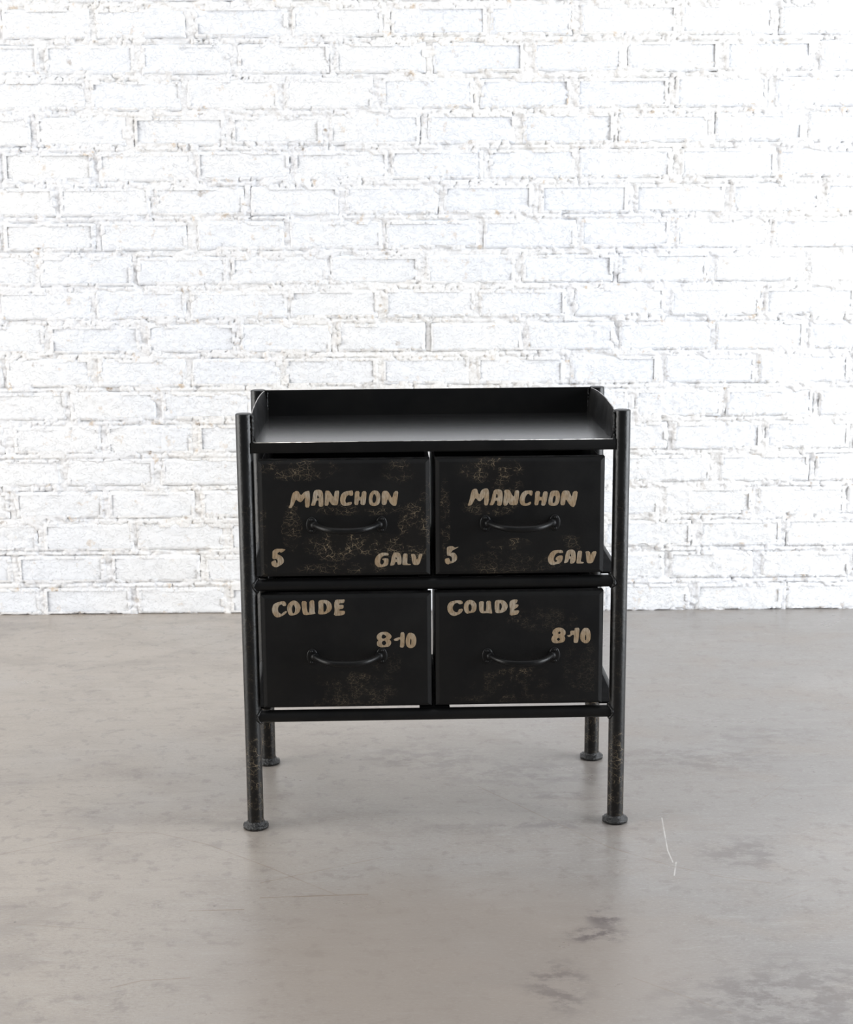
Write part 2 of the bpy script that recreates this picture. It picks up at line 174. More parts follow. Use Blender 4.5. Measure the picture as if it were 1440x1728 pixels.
def concrete():
    m = NT('polished_concrete'); v = m.coord()
    big = m.noise(v, 1.1, 4, .55); med = m.noise(m.mapping(v, (1, 1.6, 1)), 4.5, 6, .62, .4)
    fine = m.noise(v, 34, 6, .65); grain = m.noise(v, 420, 3, .6)
    sep = m.n('ShaderNodeSeparateXYZ'); m.l(v, sep.inputs[0]); X, Y = sep.outputs[0], sep.outputs[1]
    side = m.ramp(m.math('ADD', X, m.math('MULTIPLY', m.math('SUBTRACT', big, .5), 1.6)), -.75, .55)
    c = m.mix(side, (.355, .310, .266), (.248, .230, .216))  # greyer concrete to the right, with the dimmer light there painted in
    c = m.mix(m.ramp(med, .45, .75), c, (.27, .236, .208))
    c = m.mix(m.math('MULTIPLY', m.ramp(m.noise(v, 2.3, 5, .6), .5, .72), .5), c, (.345, .325, .308))
    smear = m.noise(m.mapping(v, (.9, 3.2, 1), (3, 1, 0)), 5.5, 7, .68, .7)
    c = m.mix(m.math('MULTIPLY', m.ramp(smear, .56, .70), .40), c, (.25, .22, .20))
    c = m.mix(m.math('MULTIPLY', m.ramp(fine, .54, .64), .42), c, (.18, .155, .14))
    c = m.mix(m.math('MULTIPLY', m.ramp(grain, .48, .72), .34), c, (.20, .18, .165))
    drag = m.noise(m.mapping(v, (1, 3.2, 1)), 130, 5, .7)
    c = m.mix(m.math('MULTIPLY', m.ramp(drag, .52, .66), m.ramp(m.noise(v, 6, 3), .4, .62, .10, .50)), c, (.19, .165, .15))
    c = m.mix(m.math('MULTIPLY', m.ramp(drag, .34, .46, 1, 0), .32), c, (.46, .44, .42))
    streak = m.noise(m.mapping(v, (1.0, 5.0, 1), (7, 2, 0)), 11, 6, .7, .3)
    c = m.mix(m.math('MULTIPLY', m.ramp(streak, .54, .66), .24), c, (.19, .16, .145))
    c = m.mix(m.math('MULTIPLY', m.ramp(streak, .30, .46, 1, 0), .22), c, (.40, .385, .37))
    speck = m.n('ShaderNodeTexVoronoi'); m.l(v, speck.inputs['Vector']); speck.inputs['Scale'].default_value = 26
    c = m.mix(m.math('MULTIPLY', m.ramp(speck.outputs['Distance'], .035, .065, 1, 0), m.ramp(m.noise(v, 9, 2), .5, .6, 0, .8)), c, (.11, .10, .09))
    wx = m.math('DIVIDE', m.math('SUBTRACT', X, .02), .34); wy = m.math('DIVIDE', m.math('SUBTRACT', Y, -.46), .26)
    wd = m.math('ADD', m.math('ADD', m.math('MULTIPLY', wx, wx), m.math('MULTIPLY', wy, wy)), m.math('MULTIPLY', m.math('SUBTRACT', med, .5), 1.6))
    c = m.mix(m.ramp(wd, .2, 1.5, .55, 0), c, (.285, .240, .205))      # rusty tinge in the middle
    stains_and_foot_shadows = [(.229, -.331, .026, .034, .95), (.213, -.384, .046, .026, .95), (.149, -.523, .045, .07, .6), (.462, -.122, .075, .065, .55),
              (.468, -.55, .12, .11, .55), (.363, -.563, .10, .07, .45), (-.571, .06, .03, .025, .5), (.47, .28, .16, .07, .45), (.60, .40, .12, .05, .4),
              (.16, .22, .18, .06, .42), (-.02, .30, .12, .06, .42), (.1, -.02, .3, .03, .25), (.22, .115, .12, .018, .5), (.205, -.006, .11, .016, .5), (-.33, .02, .12, .015, .2)]  # thin streaks at the feet: brown smears with their faint shadows painted in
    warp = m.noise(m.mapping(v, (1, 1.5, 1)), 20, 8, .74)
    for x, y, rx, ry, s in stains_and_foot_shadows:
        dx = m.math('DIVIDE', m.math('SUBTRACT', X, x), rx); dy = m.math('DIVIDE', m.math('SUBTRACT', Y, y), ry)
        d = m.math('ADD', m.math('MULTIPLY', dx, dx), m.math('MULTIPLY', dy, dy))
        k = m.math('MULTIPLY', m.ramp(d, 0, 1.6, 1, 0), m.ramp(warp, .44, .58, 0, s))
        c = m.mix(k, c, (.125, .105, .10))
    for pts, s in SCRATCHES:
        dmin = None
        for (ax, ay), (bx, by) in zip(pts, pts[1:]):
            L = math.hypot(bx - ax, by - ay); ux, uy = (bx - ax) / L, (by - ay) / L
            px = m.math('SUBTRACT', X, ax); py = m.math('SUBTRACT', Y, ay)
            t = m.math('MULTIPLY_ADD', px, ux, m.math('MULTIPLY', py, uy))
            n = m.math('ABSOLUTE', m.math('MULTIPLY_ADD', px, -uy, m.math('MULTIPLY', py, ux)))
            out = m.math('ABSOLUTE', m.math('SUBTRACT', t, L / 2))
            d = m.math('MAXIMUM', n, m.math('SUBTRACT', out, L / 2))
            dmin = d if dmin is None else m.math('MINIMUM', dmin, d)
        w = .0015 if s < 0 else .0011
        k = m.math('MULTIPLY', m.ramp(dmin, w * .3, w * 1.4, 1, 0), m.ramp(fine, .36, .54, .45 * abs(s), min(1.0, 1.5 * abs(s))))
        c = m.mix(k, c, (.20, .15, .11) if s < 0 else (.75, .73, .70))
    h = m.math('ADD', m.math('MULTIPLY', fine, .6), m.math('MULTIPLY', grain, .12))
    m.set(color=c, rough=m.ramp(med, .3, .7, .27, .38), spec=.68, normal=m.bump(h, .25, .0006))
    return m.mat

def black_paint(name, patches=None, rough=.36, cells=1.0, crack_all=0.0, spec=.5, lumps=0.0, bumpy=.22):
    """aged black enamel; tan ground shows through fine crackle inside the worn patches"""
    m = NT(name); v = m.coord()
    c = m.mix(m.ramp(m.noise(v, 14, 5, .6), .35, .7), (.0040, .0041, .0045), (.0070, .0068, .0066))
    if patches is not None or crack_all:
        w = m.noise(v, 90, 3, .6)
        nd = m.n('ShaderNodeTexNoise'); m.l(v, nd.inputs['Vector']); nd.inputs['Scale'].default_value = 120; nd.inputs['Detail'].default_value = 3
        warp = m.vmath('SCALE', m.vmath('SUBTRACT', nd.outputs['Color'], (.5, .5, .5)).outputs[0]); warp.inputs['Scale'].default_value = .006
        vv = m.vmath('ADD', v, warp.outputs[0]).outputs[0]
        def cracks(scale, width, sc=(1, 1, 1)):
            vo = m.n('ShaderNodeTexVoronoi', feature='DISTANCE_TO_EDGE')
            m.l(m.mapping(vv, sc), vo.inputs['Vector']); vo.inputs['Scale'].default_value = scale
            return m.ramp(vo.outputs['Distance'], width * .4, width * 1.5, 1, 0)
        a = cracks(105 * cells, .021 * cells ** .5, (.75, 1, 1.25)); b = cracks(230 * cells, .030 * cells ** .5, (1, 1, 1.1))
        pres = m.ramp(m.noise(v, 48, 4, .7), .44, .60)
        k = m.math('MULTIPLY', m.math('MAXIMUM', a, m.math('MULTIPLY', b, .4)), pres)
        mask = None
        sep = m.n('ShaderNodeSeparateXYZ'); m.l(v, sep.inputs[0]); X, Z = sep.outputs[0], sep.outputs[2]
        edge = m.noise(v, 28, 4, .65)
        for x, z, rx, rz, s in (patches or []):
            dx = m.math('DIVIDE', m.math('SUBTRACT', X, x), rx); dz = m.math('DIVIDE', m.math('SUBTRACT', Z, z), rz)
            d = m.math('ADD', m.math('MULTIPLY', dx, dx), m.math('MULTIPLY', dz, dz))
            d = m.math('ADD', d, m.math('MULTIPLY', m.math('SUBTRACT', edge, .5), 1.9))
            q = m.ramp(d, .35, 1.1, s, 0)
            mask = q if mask is None else m.math('MAXIMUM', mask, q)
        if crack_all:
            q = m.ramp(edge, .48, .68, 0, crack_all); mask = q if mask is None else m.math('MAXIMUM', mask, q)
        k = m.math('MULTIPLY', k, mask)
        c = m.mix(m.math('MULTIPLY', mask, .2), c, (.019, .015, .011))
        c = m.mix(k, c, (.25, .195, .13))
    h = m.math('ADD', m.noise(v, 300, 4, .6), m.math('MULTIPLY', m.noise(v, 60, 3, .5), 1.4))
    m.set(color=c, rough=m.ramp(m.noise(v, 22, 4), .3, .7, rough - .05, rough + .08), spec=spec, normal=m.bump(h, bumpy + lumps, .0006 + .0012 * lumps))
    return m.mat

def satin_lacquer():
    m = NT('satin_black_tray_lacquer'); v = m.coord()
    m.set(color=m.mix(m.ramp(m.noise(v, 9, 3), .3, .7), (.010, .010, .0105), (.013, .013, .0135)), rough=.25, spec=.6, normal=m.bump(m.noise(v, 420, 2), .03, .0003))
    m.b.inputs['Coat Weight'].default_value = 1.0; m.b.inputs['Coat Roughness'].default_value = .21; m.b.inputs['Coat IOR'].default_value = 1.85
    return m.mat

def tan_paint():
    m = NT('aged_tan_lettering_paint'); v = m.coord()
    c = m.mix(m.ramp(m.noise(v, 55, 3), .35, .68), (.34, .248, .155), (.385, .325, .25))
    c = m.mix(m.ramp(m.noise(m.mapping(v, (1, 1, .22)), 420, 4, .6), .42, .62, 0, .65), c, (.19, .132, .075))
    c = m.mix(m.ramp(m.noise(v, 130, 4, .6), .60, .76, 0, .55), c, (.12, .075, .04))
    m.set(color=c, rough=.6, spec=.25)
    return m.mat

# ------------------------------------------------------------------ mesh helpers
def link(name, me, mat=None, parent=None, smooth=None):
    o = bpy.data.objects.new(name, me); coll.objects.link(o)
    if mat is not None and not me.materials: me.materials.append(mat)
    if parent is not None: o.parent = parent
    if smooth is not None:
        me.polygons.foreach_set('use_smooth', [True] * len(me.polygons))
        if smooth < 3: me.set_sharp_from_angle(angle=smooth)
    return o

def obj(name, bm, mat, parent=None, smooth=None):
    bmesh.ops.recalc_face_normals(bm, faces=bm.faces)
    me = bpy.data.meshes.new(name); bm.to_mesh(me); bm.free()
    return link(name, me, mat, parent, smooth)

def add_box(bm, x0, x1, y0, y1, z0, z1, bev=0.0, seg=2):
    r = bmesh.ops.create_cube(bm, size=1, matrix=Matrix.Translation(((x0 + x1) / 2, (y0 + y1) / 2, (z0 + z1) / 2)) @ Matrix.Diagonal((x1 - x0, y1 - y0, z1 - z0, 1)))
    if bev:
        es = list({e for v in r['verts'] for e in v.link_edges})
        bmesh.ops.bevel(bm, geom=es, offset=bev, segments=seg, profile=.5, affect='EDGES')

def add_sweep(bm, pts, rad, seg=20, up=Vector((0, 0, 1)), cap=True, squash=1.0):
    """tube through pts with a radius per point"""
    pts = [Vector(p) for p in pts]; rings = []
    for i, p in enumerate(pts):
        t = (pts[min(i + 1, len(pts) - 1)] - pts[max(i - 1, 0)]).normalized()
        u = up if abs(t.dot(up)) < .95 else Vector((1, 0, 0))
        a = t.cross(u).normalized(); b = a.cross(t).normalized()
        rings.append([bm.verts.new(p + rad[i] * (a * math.cos(q) + squash * b * math.sin(q))) for q in (2 * math.pi * k / seg for k in range(seg))])
    for r0, r1 in zip(rings, rings[1:]):
        for k in range(seg): bm.faces.new((r0[k], r0[(k + 1) % seg], r1[(k + 1) % seg], r1[k]))
    if cap:
        bm.faces.new(rings[0]); bm.faces.new(rings[-1])

def vnoise(x, z, seed):
    """2-D value noise, vectorised, 0..1"""
    xi = np.floor(x).astype(np.int64); zi = np.floor(z).astype(np.int64)
    fx = x - xi; fz = z - zi
    fx = fx * fx * fx * (fx * (fx * 6 - 15) + 10); fz = fz * fz * fz * (fz * (fz * 6 - 15) + 10)
    def h(a, b):
        n = (a * 374761393 + b * 668265263 + seed * 974634777) & 0xffffffff
        n = ((n ^ (n >> 13)) * 1274126177) & 0xffffffff
        n = ((n ^ (n >> 16)) * 2246822519) & 0xffffffff
        return ((n ^ (n >> 15)) & 0xffff) / 65535.0
    a = h(xi, zi); b = h(xi + 1, zi); c = h(xi, zi + 1); d = h(xi + 1, zi + 1)
    return (a * (1 - fx) + b * fx) * (1 - fz) + (c * (1 - fx) + d * fx) * fz

def fbm(x, z, seed, octv=4, gain=.55):
    s = 0; a = 1; t = 0
    for i in range(octv):
        s = s + a * vnoise(x * 2 ** i + 17 * i, z * 2 ** i - 9 * i, seed + i); t += a; a *= gain
    return s / t

def blobs(x, z, seed):
    """rounded lumps: 1 at lump centres, 0 between"""
    xi = np.floor(x).astype(np.int64); zi = np.floor(z).astype(np.int64); best = np.full(x.shape, 9.0)
    def h(a, b, s):
        n = (a * 374761393 + b * 668265263 + s * 974634777) & 0xffffffff
        n = ((n ^ (n >> 13)) * 1274126177) & 0xffffffff
        return ((n ^ (n >> 16)) & 0xffff) / 65535.0
    for i in (-1, 0, 1):
        for j in (-1, 0, 1):
            a, b = xi + i, zi + j
            px = a + .15 + .7 * h(a, b, seed); pz = b + .15 + .7 * h(a, b, seed + 1); r = .45 + .5 * h(a, b, seed + 2)
            best = np.minimum(best, np.hypot(x - px, z - pz) / r)
    return np.sqrt(np.clip(1 - best ** 2, 0, 1))

def smooth01(x, a, b):
    t = np.clip((x - a) / (b - a), 0, 1); return t * t * (3 - 2 * t)

# ------------------------------------------------------------------ the room
YW = 1.2798            # face of the brick wall
PITCH, BRICK_H = .07739, .0645

me = bpy.data.meshes.new('floor')
me.from_pydata([(-4.5, -4.5, 0), (4.5, -4.5, 0), (4.5, YW + .02, 0), (-4.5, YW + .02, 0), (-4.5, -4.5, -.05), (4.5, -4.5, -.05), (4.5, YW + .02, -.05), (-4.5, YW + .02, -.05)], [],
               [(0, 1, 2, 3), (7, 6, 5, 4), (0, 4, 5, 1), (1, 5, 6, 2), (2, 6, 7, 3), (3, 7, 4, 0)])
floor = link('floor', me, concrete()); floor['kind'] = 'structure'
floor['label'] = 'smooth worn grey beige concrete floor with hairline scratches'; floor['category'] = 'floor'

brick_mat = white_paint('white_painted_brick', .55, 0.0, (.765, .783, .82), (.80, .802, .807))
mortar_mat = white_paint('white_painted_mortar', 1.0, 5.0, (.765, .77, .79), (.79, .777, .76))

# bricks of every course: x0, x1, z0, z1
courses = []
rnd = random.Random(4)
for k, joints in enumerate(JOINTS):
    z0 = (18 - k) * PITCH; row = []
    for (a0, a1), (b0, b1) in zip(joints, joints[1:]):
        row.append((a1 / 1000, b0 / 1000, z0 + (rnd.uniform(-.001, .001) if k < 18 else .0006), z0 + BRICK_H + rnd.uniform(-.0012, .0012)))
    courses.append(row)

def paint_relief(x, z):
    """thick uneven paint over the whole wall, metres towards the room"""
    g = fbm(x / .034, z / .026, 11, 4) - .5
    rough = smooth01(fbm(x / .16, z / .12, 31, 2), .40, .66)
    ridge = 1 - np.abs(2 * fbm(x / .013, z / .010, 51, 3) - 1)
    return .0032 * g + rough * (.0034 * (ridge - .75) + .0024 * (fbm(x / .007, z / .006, 71, 2) - .5))

def make_brick(i, x0, x1, z0, z1, step):
    r = random.Random(i * 7 + 1)
    w, h = x1 - x0, z1 - z0
    nx, nz = max(6, round(w / step)), max(5, round(h / step))
    u = np.linspace(0, 1, nx + 1); t = np.linspace(0, 1, nz + 1)
    # crowd the rows towards the edges so that the arris stays crisp
    u = .5 - .5 * np.cos(np.pi * u) if False else u
    U, T = np.meshgrid(u, t)
    X = x0 + U * w; Z = z0 + T * h
    wob = lambda s, k: (fbm(X / s, Z / s, 200 + k, 3) - .5)
    ex = np.minimum(U, 1 - U) * w; ez = np.minimum(T, 1 - T) * h
    near = np.exp(-np.minimum(ex, ez) / .008)
    X2 = X + near * (.005 * wob(.018, i % 7)); Z2 = Z + near * (.0045 * wob(.022, 9 + i % 5))
    if z0 < .002: Z2 = np.maximum(Z2, .0006)
    e = np.minimum(ex, ez); rad = .0018 + .0034 * fbm(X / .03, Z / .03, 77, 2)
    edge = np.sqrt(np.clip(1 - np.clip(1 - e / rad, 0, 1) ** 2, 0, 1))
    d = r.uniform(-.0004, .0018) + (U - .5) * r.uniform(-.0018, .0018) + (T - .5) * r.uniform(-.0016, .0012)
    d = d + paint_relief(X, Z) - (1 - edge) * .0034
    Y = YW - d
    V = np.stack([X2, Y, Z2], -1).reshape(-1, 3)
    idx = np.arange((nx + 1) * (nz + 1)).reshape(nz + 1, nx + 1)
    F = np.stack([idx[:-1, :-1], idx[:-1, 1:], idx[1:, 1:], idx[1:, :-1]], -1).reshape(-1, 4)
    ring = np.concatenate([idx[0, :], idx[1:, -1], idx[-1, -2::-1], idx[-2:0:-1, 0]])
    back = V[ring].copy(); back[:, 1] = YW + .022
    n0 = len(V); n = len(ring); nxt = np.roll(np.arange(n), -1)
    S = np.stack([ring, n0 + np.arange(n), n0 + nxt, ring[nxt]], -1)
    return np.concatenate([V, back]), np.concatenate([F, S])

def np_mesh(name, V, F):
    me = bpy.data.meshes.new(name)
    me.vertices.add(len(V)); me.vertices.foreach_set('co', np.ascontiguousarray(V, dtype=np.float32).ravel())
    me.loops.add(F.size); me.loops.foreach_set('vertex_index', np.ascontiguousarray(F, dtype=np.int32).ravel())
    me.polygons.add(len(F)); me.polygons.foreach_set('loop_start', np.arange(0, F.size, 4, dtype=np.int32))
    me.polygons.foreach_set('use_smooth', np.ones(len(F), dtype=bool))
    me.update(calc_edges=True)
    return me

# mortar: one lumpy bed behind and between the bricks = the wall itself
WX, WZ0, WZ1, ST = 1.30, .0, 19 * PITCH - .004, .0026
gx = np.linspace(-WX, WX, int(2 * WX / ST) + 1); gz = np.linspace(WZ0, WZ1, int((WZ1 - WZ0) / ST) + 1)
GX, GZ = np.meshgrid(gx, gz)
dist = np.full(GX.shape, -1.0)                    # how deep inside a brick outline
vert = np.zeros(GX.shape, bool)
for row in courses:
    za, zb = row[0][2] - .001, row[0][3] + .001
    rr = (gz >= za) & (gz <= zb)
    for x0, x1, z0, z1 in row:
        cc = (gx >= x0) & (gx <= x1)
        sub = np.ix_(rr, cc)
        dist[sub] = np.maximum(dist[sub], np.minimum(np.minimum(GX[sub] - x0, x1 - GX[sub]), np.minimum(GZ[sub] - z0, z1 - GZ[sub])))
    vert |= rr[:, None] & (dist < 0)
deep = .0014 + .0046 * smooth01(fbm(GX / .09, GZ / .05, 301, 3), .45, .75)
crumb = blobs(GX / .0125, GZ / .0115, 401) * smooth01(fbm(GX / .05, GZ / .03, 411, 2), .40, .60)
crumb2 = blobs(GX / .007, GZ / .0068, 421) * smooth01(fbm(GX / .035, GZ / .02, 431, 2), .42, .58)
bed = np.where(vert, .35, 1.0)
smear = smooth01(fbm(GX / .075, GZ / .045, 501, 3), .47, .62)
d = -deep * (1 - smear) - .0020 * smear + bed * (.0075 * crumb + .0042 * crumb2) + .004 * (fbm(GX / .012, GZ / .010, 441, 3) - .5)
d = np.where(vert, d + .002 * (fbm(GX / .006, GZ / .03, 451, 2) - .5), d)
# a thin shaded slot just under each course where the pointing has shrunk away
zr = np.mod(GZ, PITCH); under = np.exp(-((zr - (PITCH - .0008)) / .0016) ** 2)
slot = smooth01(fbm(GX / .11, GZ / .02, 551, 2), .44, .58)
d = d - under * slot * .008 * (~vert)
# narrow shrinkage gaps between the pointing and the bricks
gap = np.exp(-((dist + .0002) / .0012) ** 2) * smooth01(fbm(GX / .055, GZ / .028, 571, 3), .46, .60)
d = d - gap * .0085
d = np.minimum(d, .0028)
GYm = YW - d
V = np.stack([GX, GYm, GZ], -1).reshape(-1, 3)
idx = np.arange(GX.size).reshape(GX.shape)
F = np.stack([idx[:-1, :-1], idx[:-1, 1:], idx[1:, 1:], idx[1:, :-1]], -1).reshape(-1, 4)
inside = (dist > .0065)
keep = ~(inside[:-1, :-1] & inside[:-1, 1:] & inside[1:, 1:] & inside[1:, :-1]).reshape(-1)
F = F[keep]
used = np.unique(F); remap = np.full(len(V), -1, dtype=np.int64); remap[used] = np.arange(len(used))
wall = link('wall_back', np_mesh('wall_back', V[used], remap[F]), mortar_mat)
wall['kind'] = 'structure'; wall['label'] = 'white painted rough brick wall behind the black drawer cabinet'; wall['category'] = 'wall'
n = 0
for row in courses:
    for x0, x1, z0, z1 in row:
        seen = x1 > -1.06 and x0 < 1.06
        Vb, Fb = make_brick(n, x0, x1, z0, z1, .0042 if seen else .009)
        link('brick', np_mesh('brick', Vb, Fb), brick_mat, wall); n += 1

# the wall goes on above and to both sides of what the photograph shows; real courses, joined
V_all, F_all, off = [], [], 0
rnd = random.Random(9)
for k in range(-24, 19):
    z0 = (18 - k) * PITCH
    if k < 0:
        s = -4.4 + (.1085 if k % 2 else 0); spans = [(s + i * .2171 + .006, s + (i + 1) * .2171 - .006) for i in range(41)]
    else:
        a, b = courses[k][0][0], courses[k][-1][1]
        spans = [(a - (i + 1) * .2171, a - i * .2171 - .012) for i in range(14)] + [(b + i * .2171 + .012, b + (i + 1) * .2171) for i in range(14)]
    for x0, x1 in spans:
        q = rnd.uniform(-.001, .0015); zz = max(z0, .0006)
        P8 = [(x0, YW - q + .003, zz), (x1, YW - q + .003, zz), (x1, YW - q + .003, z0 + BRICK_H), (x0, YW - q + .003, z0 + BRICK_H),
              (x0 + .003, YW - q, zz + .003), (x1 - .003, YW - q, zz + .003), (x1 - .003, YW - q, z0 + BRICK_H - .003), (x0 + .003, YW - q, z0 + BRICK_H - .003),
              (x0, YW + .02, zz), (x1, YW + .02, zz), (x1, YW + .02, z0 + BRICK_H), (x0, YW + .02, z0 + BRICK_H)]
        V_all += P8
        F_all += [[off + j for j in f] for f in ((4, 5, 6, 7), (0, 1, 5, 4), (1, 2, 6, 5), (2, 3, 7, 6), (3, 0, 4, 7), (8, 9, 1, 0), (9, 10, 2, 1), (10, 11, 3, 2), (11, 8, 0, 3))]
        off += 12
far = link('brick_courses', np_mesh('brick_courses', np.array(V_all), np.array(F_all)), brick_mat, wall)
far.data.polygons.foreach_set('use_smooth', [False] * len(far.data.polygons)); far['kind'] = 'stuff'
bm = bmesh.new(); add_box(bm, -4.5, 4.5, YW + .0135, YW + .12, 0, 3.45)
backing = obj('mortar_backing', bm, mortar_mat, wall); backing['kind'] = 'stuff'

# ------------------------------------------------------------------ the drawer cabinet
root = bpy.data.objects.new('drawer_cabinet', None); coll.objects.link(root)
root.empty_display_size = .1
root.rotation_euler = (0, 0, .02572)
root['label'] = 'black metal four drawer cabinet on tube legs before the white brick wall'
root['category'] = 'cabinet'
CX, D, H, R = .2840, .2843, .6570, .0127         # leg axes at x = +-CX, y = 0 and D

leg_mat = black_paint('black_tube_enamel', [(0, .07, .05, .10, .75), (0, .30, .05, .26, .13)], rough=.33, spec=.30, lumps=.22)
rail_mat = black_paint('black_rail_enamel', None, rough=.42, spec=.2)
tray_mat = satin_lacquer()
sheet_mat = black_paint('black_folded_sheet', None, rough=.42, spec=.17, bumpy=.05)
weld_mat = black_paint('glossy_black_weld', None, rough=.2, lumps=1.0)
box_mat = black_paint('matt_black_sheet', None, rough=.5, spec=.25)
runner_mat = black_paint('dull_black_runner', None, rough=.75, spec=.08)
handle_mat = black_paint('black_iron_handle', None, rough=.38, spec=.20, lumps=.1)
tan = tan_paint()
m_ = NT('edge_highlight_steel'); v_ = m_.coord()
m_.set(color=m_.mix(m_.ramp(m_.noise(v_, 60, 3), .42, .6), (.52, .50, .48), (.22, .21, .20)), metal=1.0, rough=.42)  # bare-steel colour that paints the highlight along the tray's sheet edges
edge_highlight = m_.mat

def leg_mesh():
    bm = bmesh.new()
    zs = [.002, H - .0018, H - .0006, H]; rs = [R, R, R - .0005, R - .0018]
    add_sweep(bm, [(0, 0, z) for z in zs], rs, 32)
    return bm
def foot_mesh():
    bm = bmesh.new()
    prof = [(.0006, .0188), (.0010, .0200), (.0042, .0203), (.0052, .0196), (.0066, .0165), (.0085, .0142), (.0105, .0131), (.012, .0126)]
    add_sweep(bm, [(0, 0, z) for z, r in prof], [r for z, r in prof], 32)
    rn = random.Random(3)
    for v in bm.verts:
        if v.co.z > .0045:
            k = 1 + rn.uniform(-.05, .06); v.co.x *= k; v.co.y *= k; v.co.z += rn.uniform(-.0006, .0006)
    return bm
leg_me = foot_me = None
for x, y in ((-CX, 0), (CX, 0), (-CX, D), (CX, D)):
    if leg_me is None:
        lg = obj('leg', leg_mesh(), leg_mat, root, .6); leg_me = lg.data
        ft = obj('foot', foot_mesh(), weld_mat, lg, 3.2); foot_me = ft.data
    else:
        lg = link('leg', leg_me, None, root); ft = link('foot', foot_me, None, lg)
    lg.location = (x, y, 0)

RZ = (.3925, .1828); RR = .0094
def rail(name, p, q):
    bm = bmesh.new(); add_sweep(bm, [p, Vector(p).lerp(Vector(q), .5), q], [RR] * 3, 24); obj(name, bm, rail_mat, root, .6)
def weld(x, y, z, ax, seed):
    """small uneven bead of weld around a rail end, ax = direction of the rail"""
    bm = bmesh.new(); a = Vector(ax); rn = random.Random(seed)
    b = Vector((0, 0, 1)); c = a.cross(b)
    ring = []
    for i in range(28):
        q = 2 * math.pi * i / 28; rad = RR + .0008
        # follow the saddle where the rail meets the round leg
        off = math.sqrt(max(R * R - (rad * math.cos(q)) ** 2, 0)) + .0004
        p = Vector((x, y, z)) + a * off + c * rad * math.cos(q) + b * rad * math.sin(q)
        t = .0021 + rn.uniform(-.0006, .0009)
        ring.append([bm.verts.new(p + t * (a * math.cos(s) + (c * math.cos(q) + b * math.sin(q)) * math.sin(s))) for s in (2 * math.pi * j / 8 for j in range(8))])
    for i in range(28):
        r0, r1 = ring[i], ring[(i + 1) % 28]
        for j in range(8): bm.faces.new((r0[j], r0[(j + 1) % 8], r1[(j + 1) % 8], r1[j]))
    obj('weld_bead', bm, weld_mat, root, 3.2)
sd = 0
for z in RZ:
    for y in (0, D):
        rail('cross_rail', (-CX + R - .003, y, z), (CX - R + .003, y, z))
        for s in (-1, 1): sd += 1; weld(s * CX, y, z, (-s, 0, 0), sd)
    for s in (-1, 1):
        rail('side_rail', (s * CX, R - .003, z), (s * CX, D - R + .003, z))
        sd += 1; weld(s * CX, 0, z, (0, 1, 0), sd)
    # drawer runners: a T in the middle, an angle at each side
    zt = z + RR
    bm = bmesh.new()
    add_box(bm, -.0245, .0225, .001, D - .001, zt - .0012, zt + .0016)
    add_box(bm, -.0036, -.0012, .001, D - .001, zt + .001, zt + .0245)
    obj('drawer_runner', bm, runner_mat, root)
    for s in (-1, 1):
        bm = bmesh.new()
        xa, xb = sorted((s * (CX - .0015), s * (CX - .027)))
        add_box(bm, xa, xb, R * .9, D - R * .9, zt - .0012, zt + .0016)
        obj('drawer_runner', bm, runner_mat, root)

# tray top: folded sheet with apron, upstand at the back and two curved cheeks
TZ = .6146
bm = bmesh.new()
add_box(bm, -.2700, .2700, -.0095, D, TZ - .0016, TZ, .0004, 1)
tray = obj('tray', bm, tray_mat, root, .6)
bm = bmesh.new()
add_box(bm, -.2735, .2735, -.0100, -.0082, .5978, TZ - .0006, .0006, 2)
add_box(bm, -.2735, .2735, -.0100, .012, .5978, .5994)
obj('front_apron', bm, sheet_mat, tray, .6)
bm = bmesh.new(); add_sweep(bm, [(-.2690, -.0091, TZ - .0008), (.2690, -.0091, TZ - .0008)], [.0008, .0008], 12); obj('folded_edge', bm, edge_highlight, tray, 3.2)  # front edge of the tray, its glint put into the colour
for s in (-1, 1):
    bm = bmesh.new(); add_box(bm, min(s * .2725, s * .2700), max(s * .2725, s * .2700), R * .8, D - R * .8, .5978, TZ); obj('side_apron', bm, sheet_mat, tray)
bm = bmesh.new()
add_box(bm, -.2735, .2735, D - .0125, D - .0107, .598, H + .0008, .0005, 1)
obj('back_upstand', bm, sheet_mat, tray, .6)
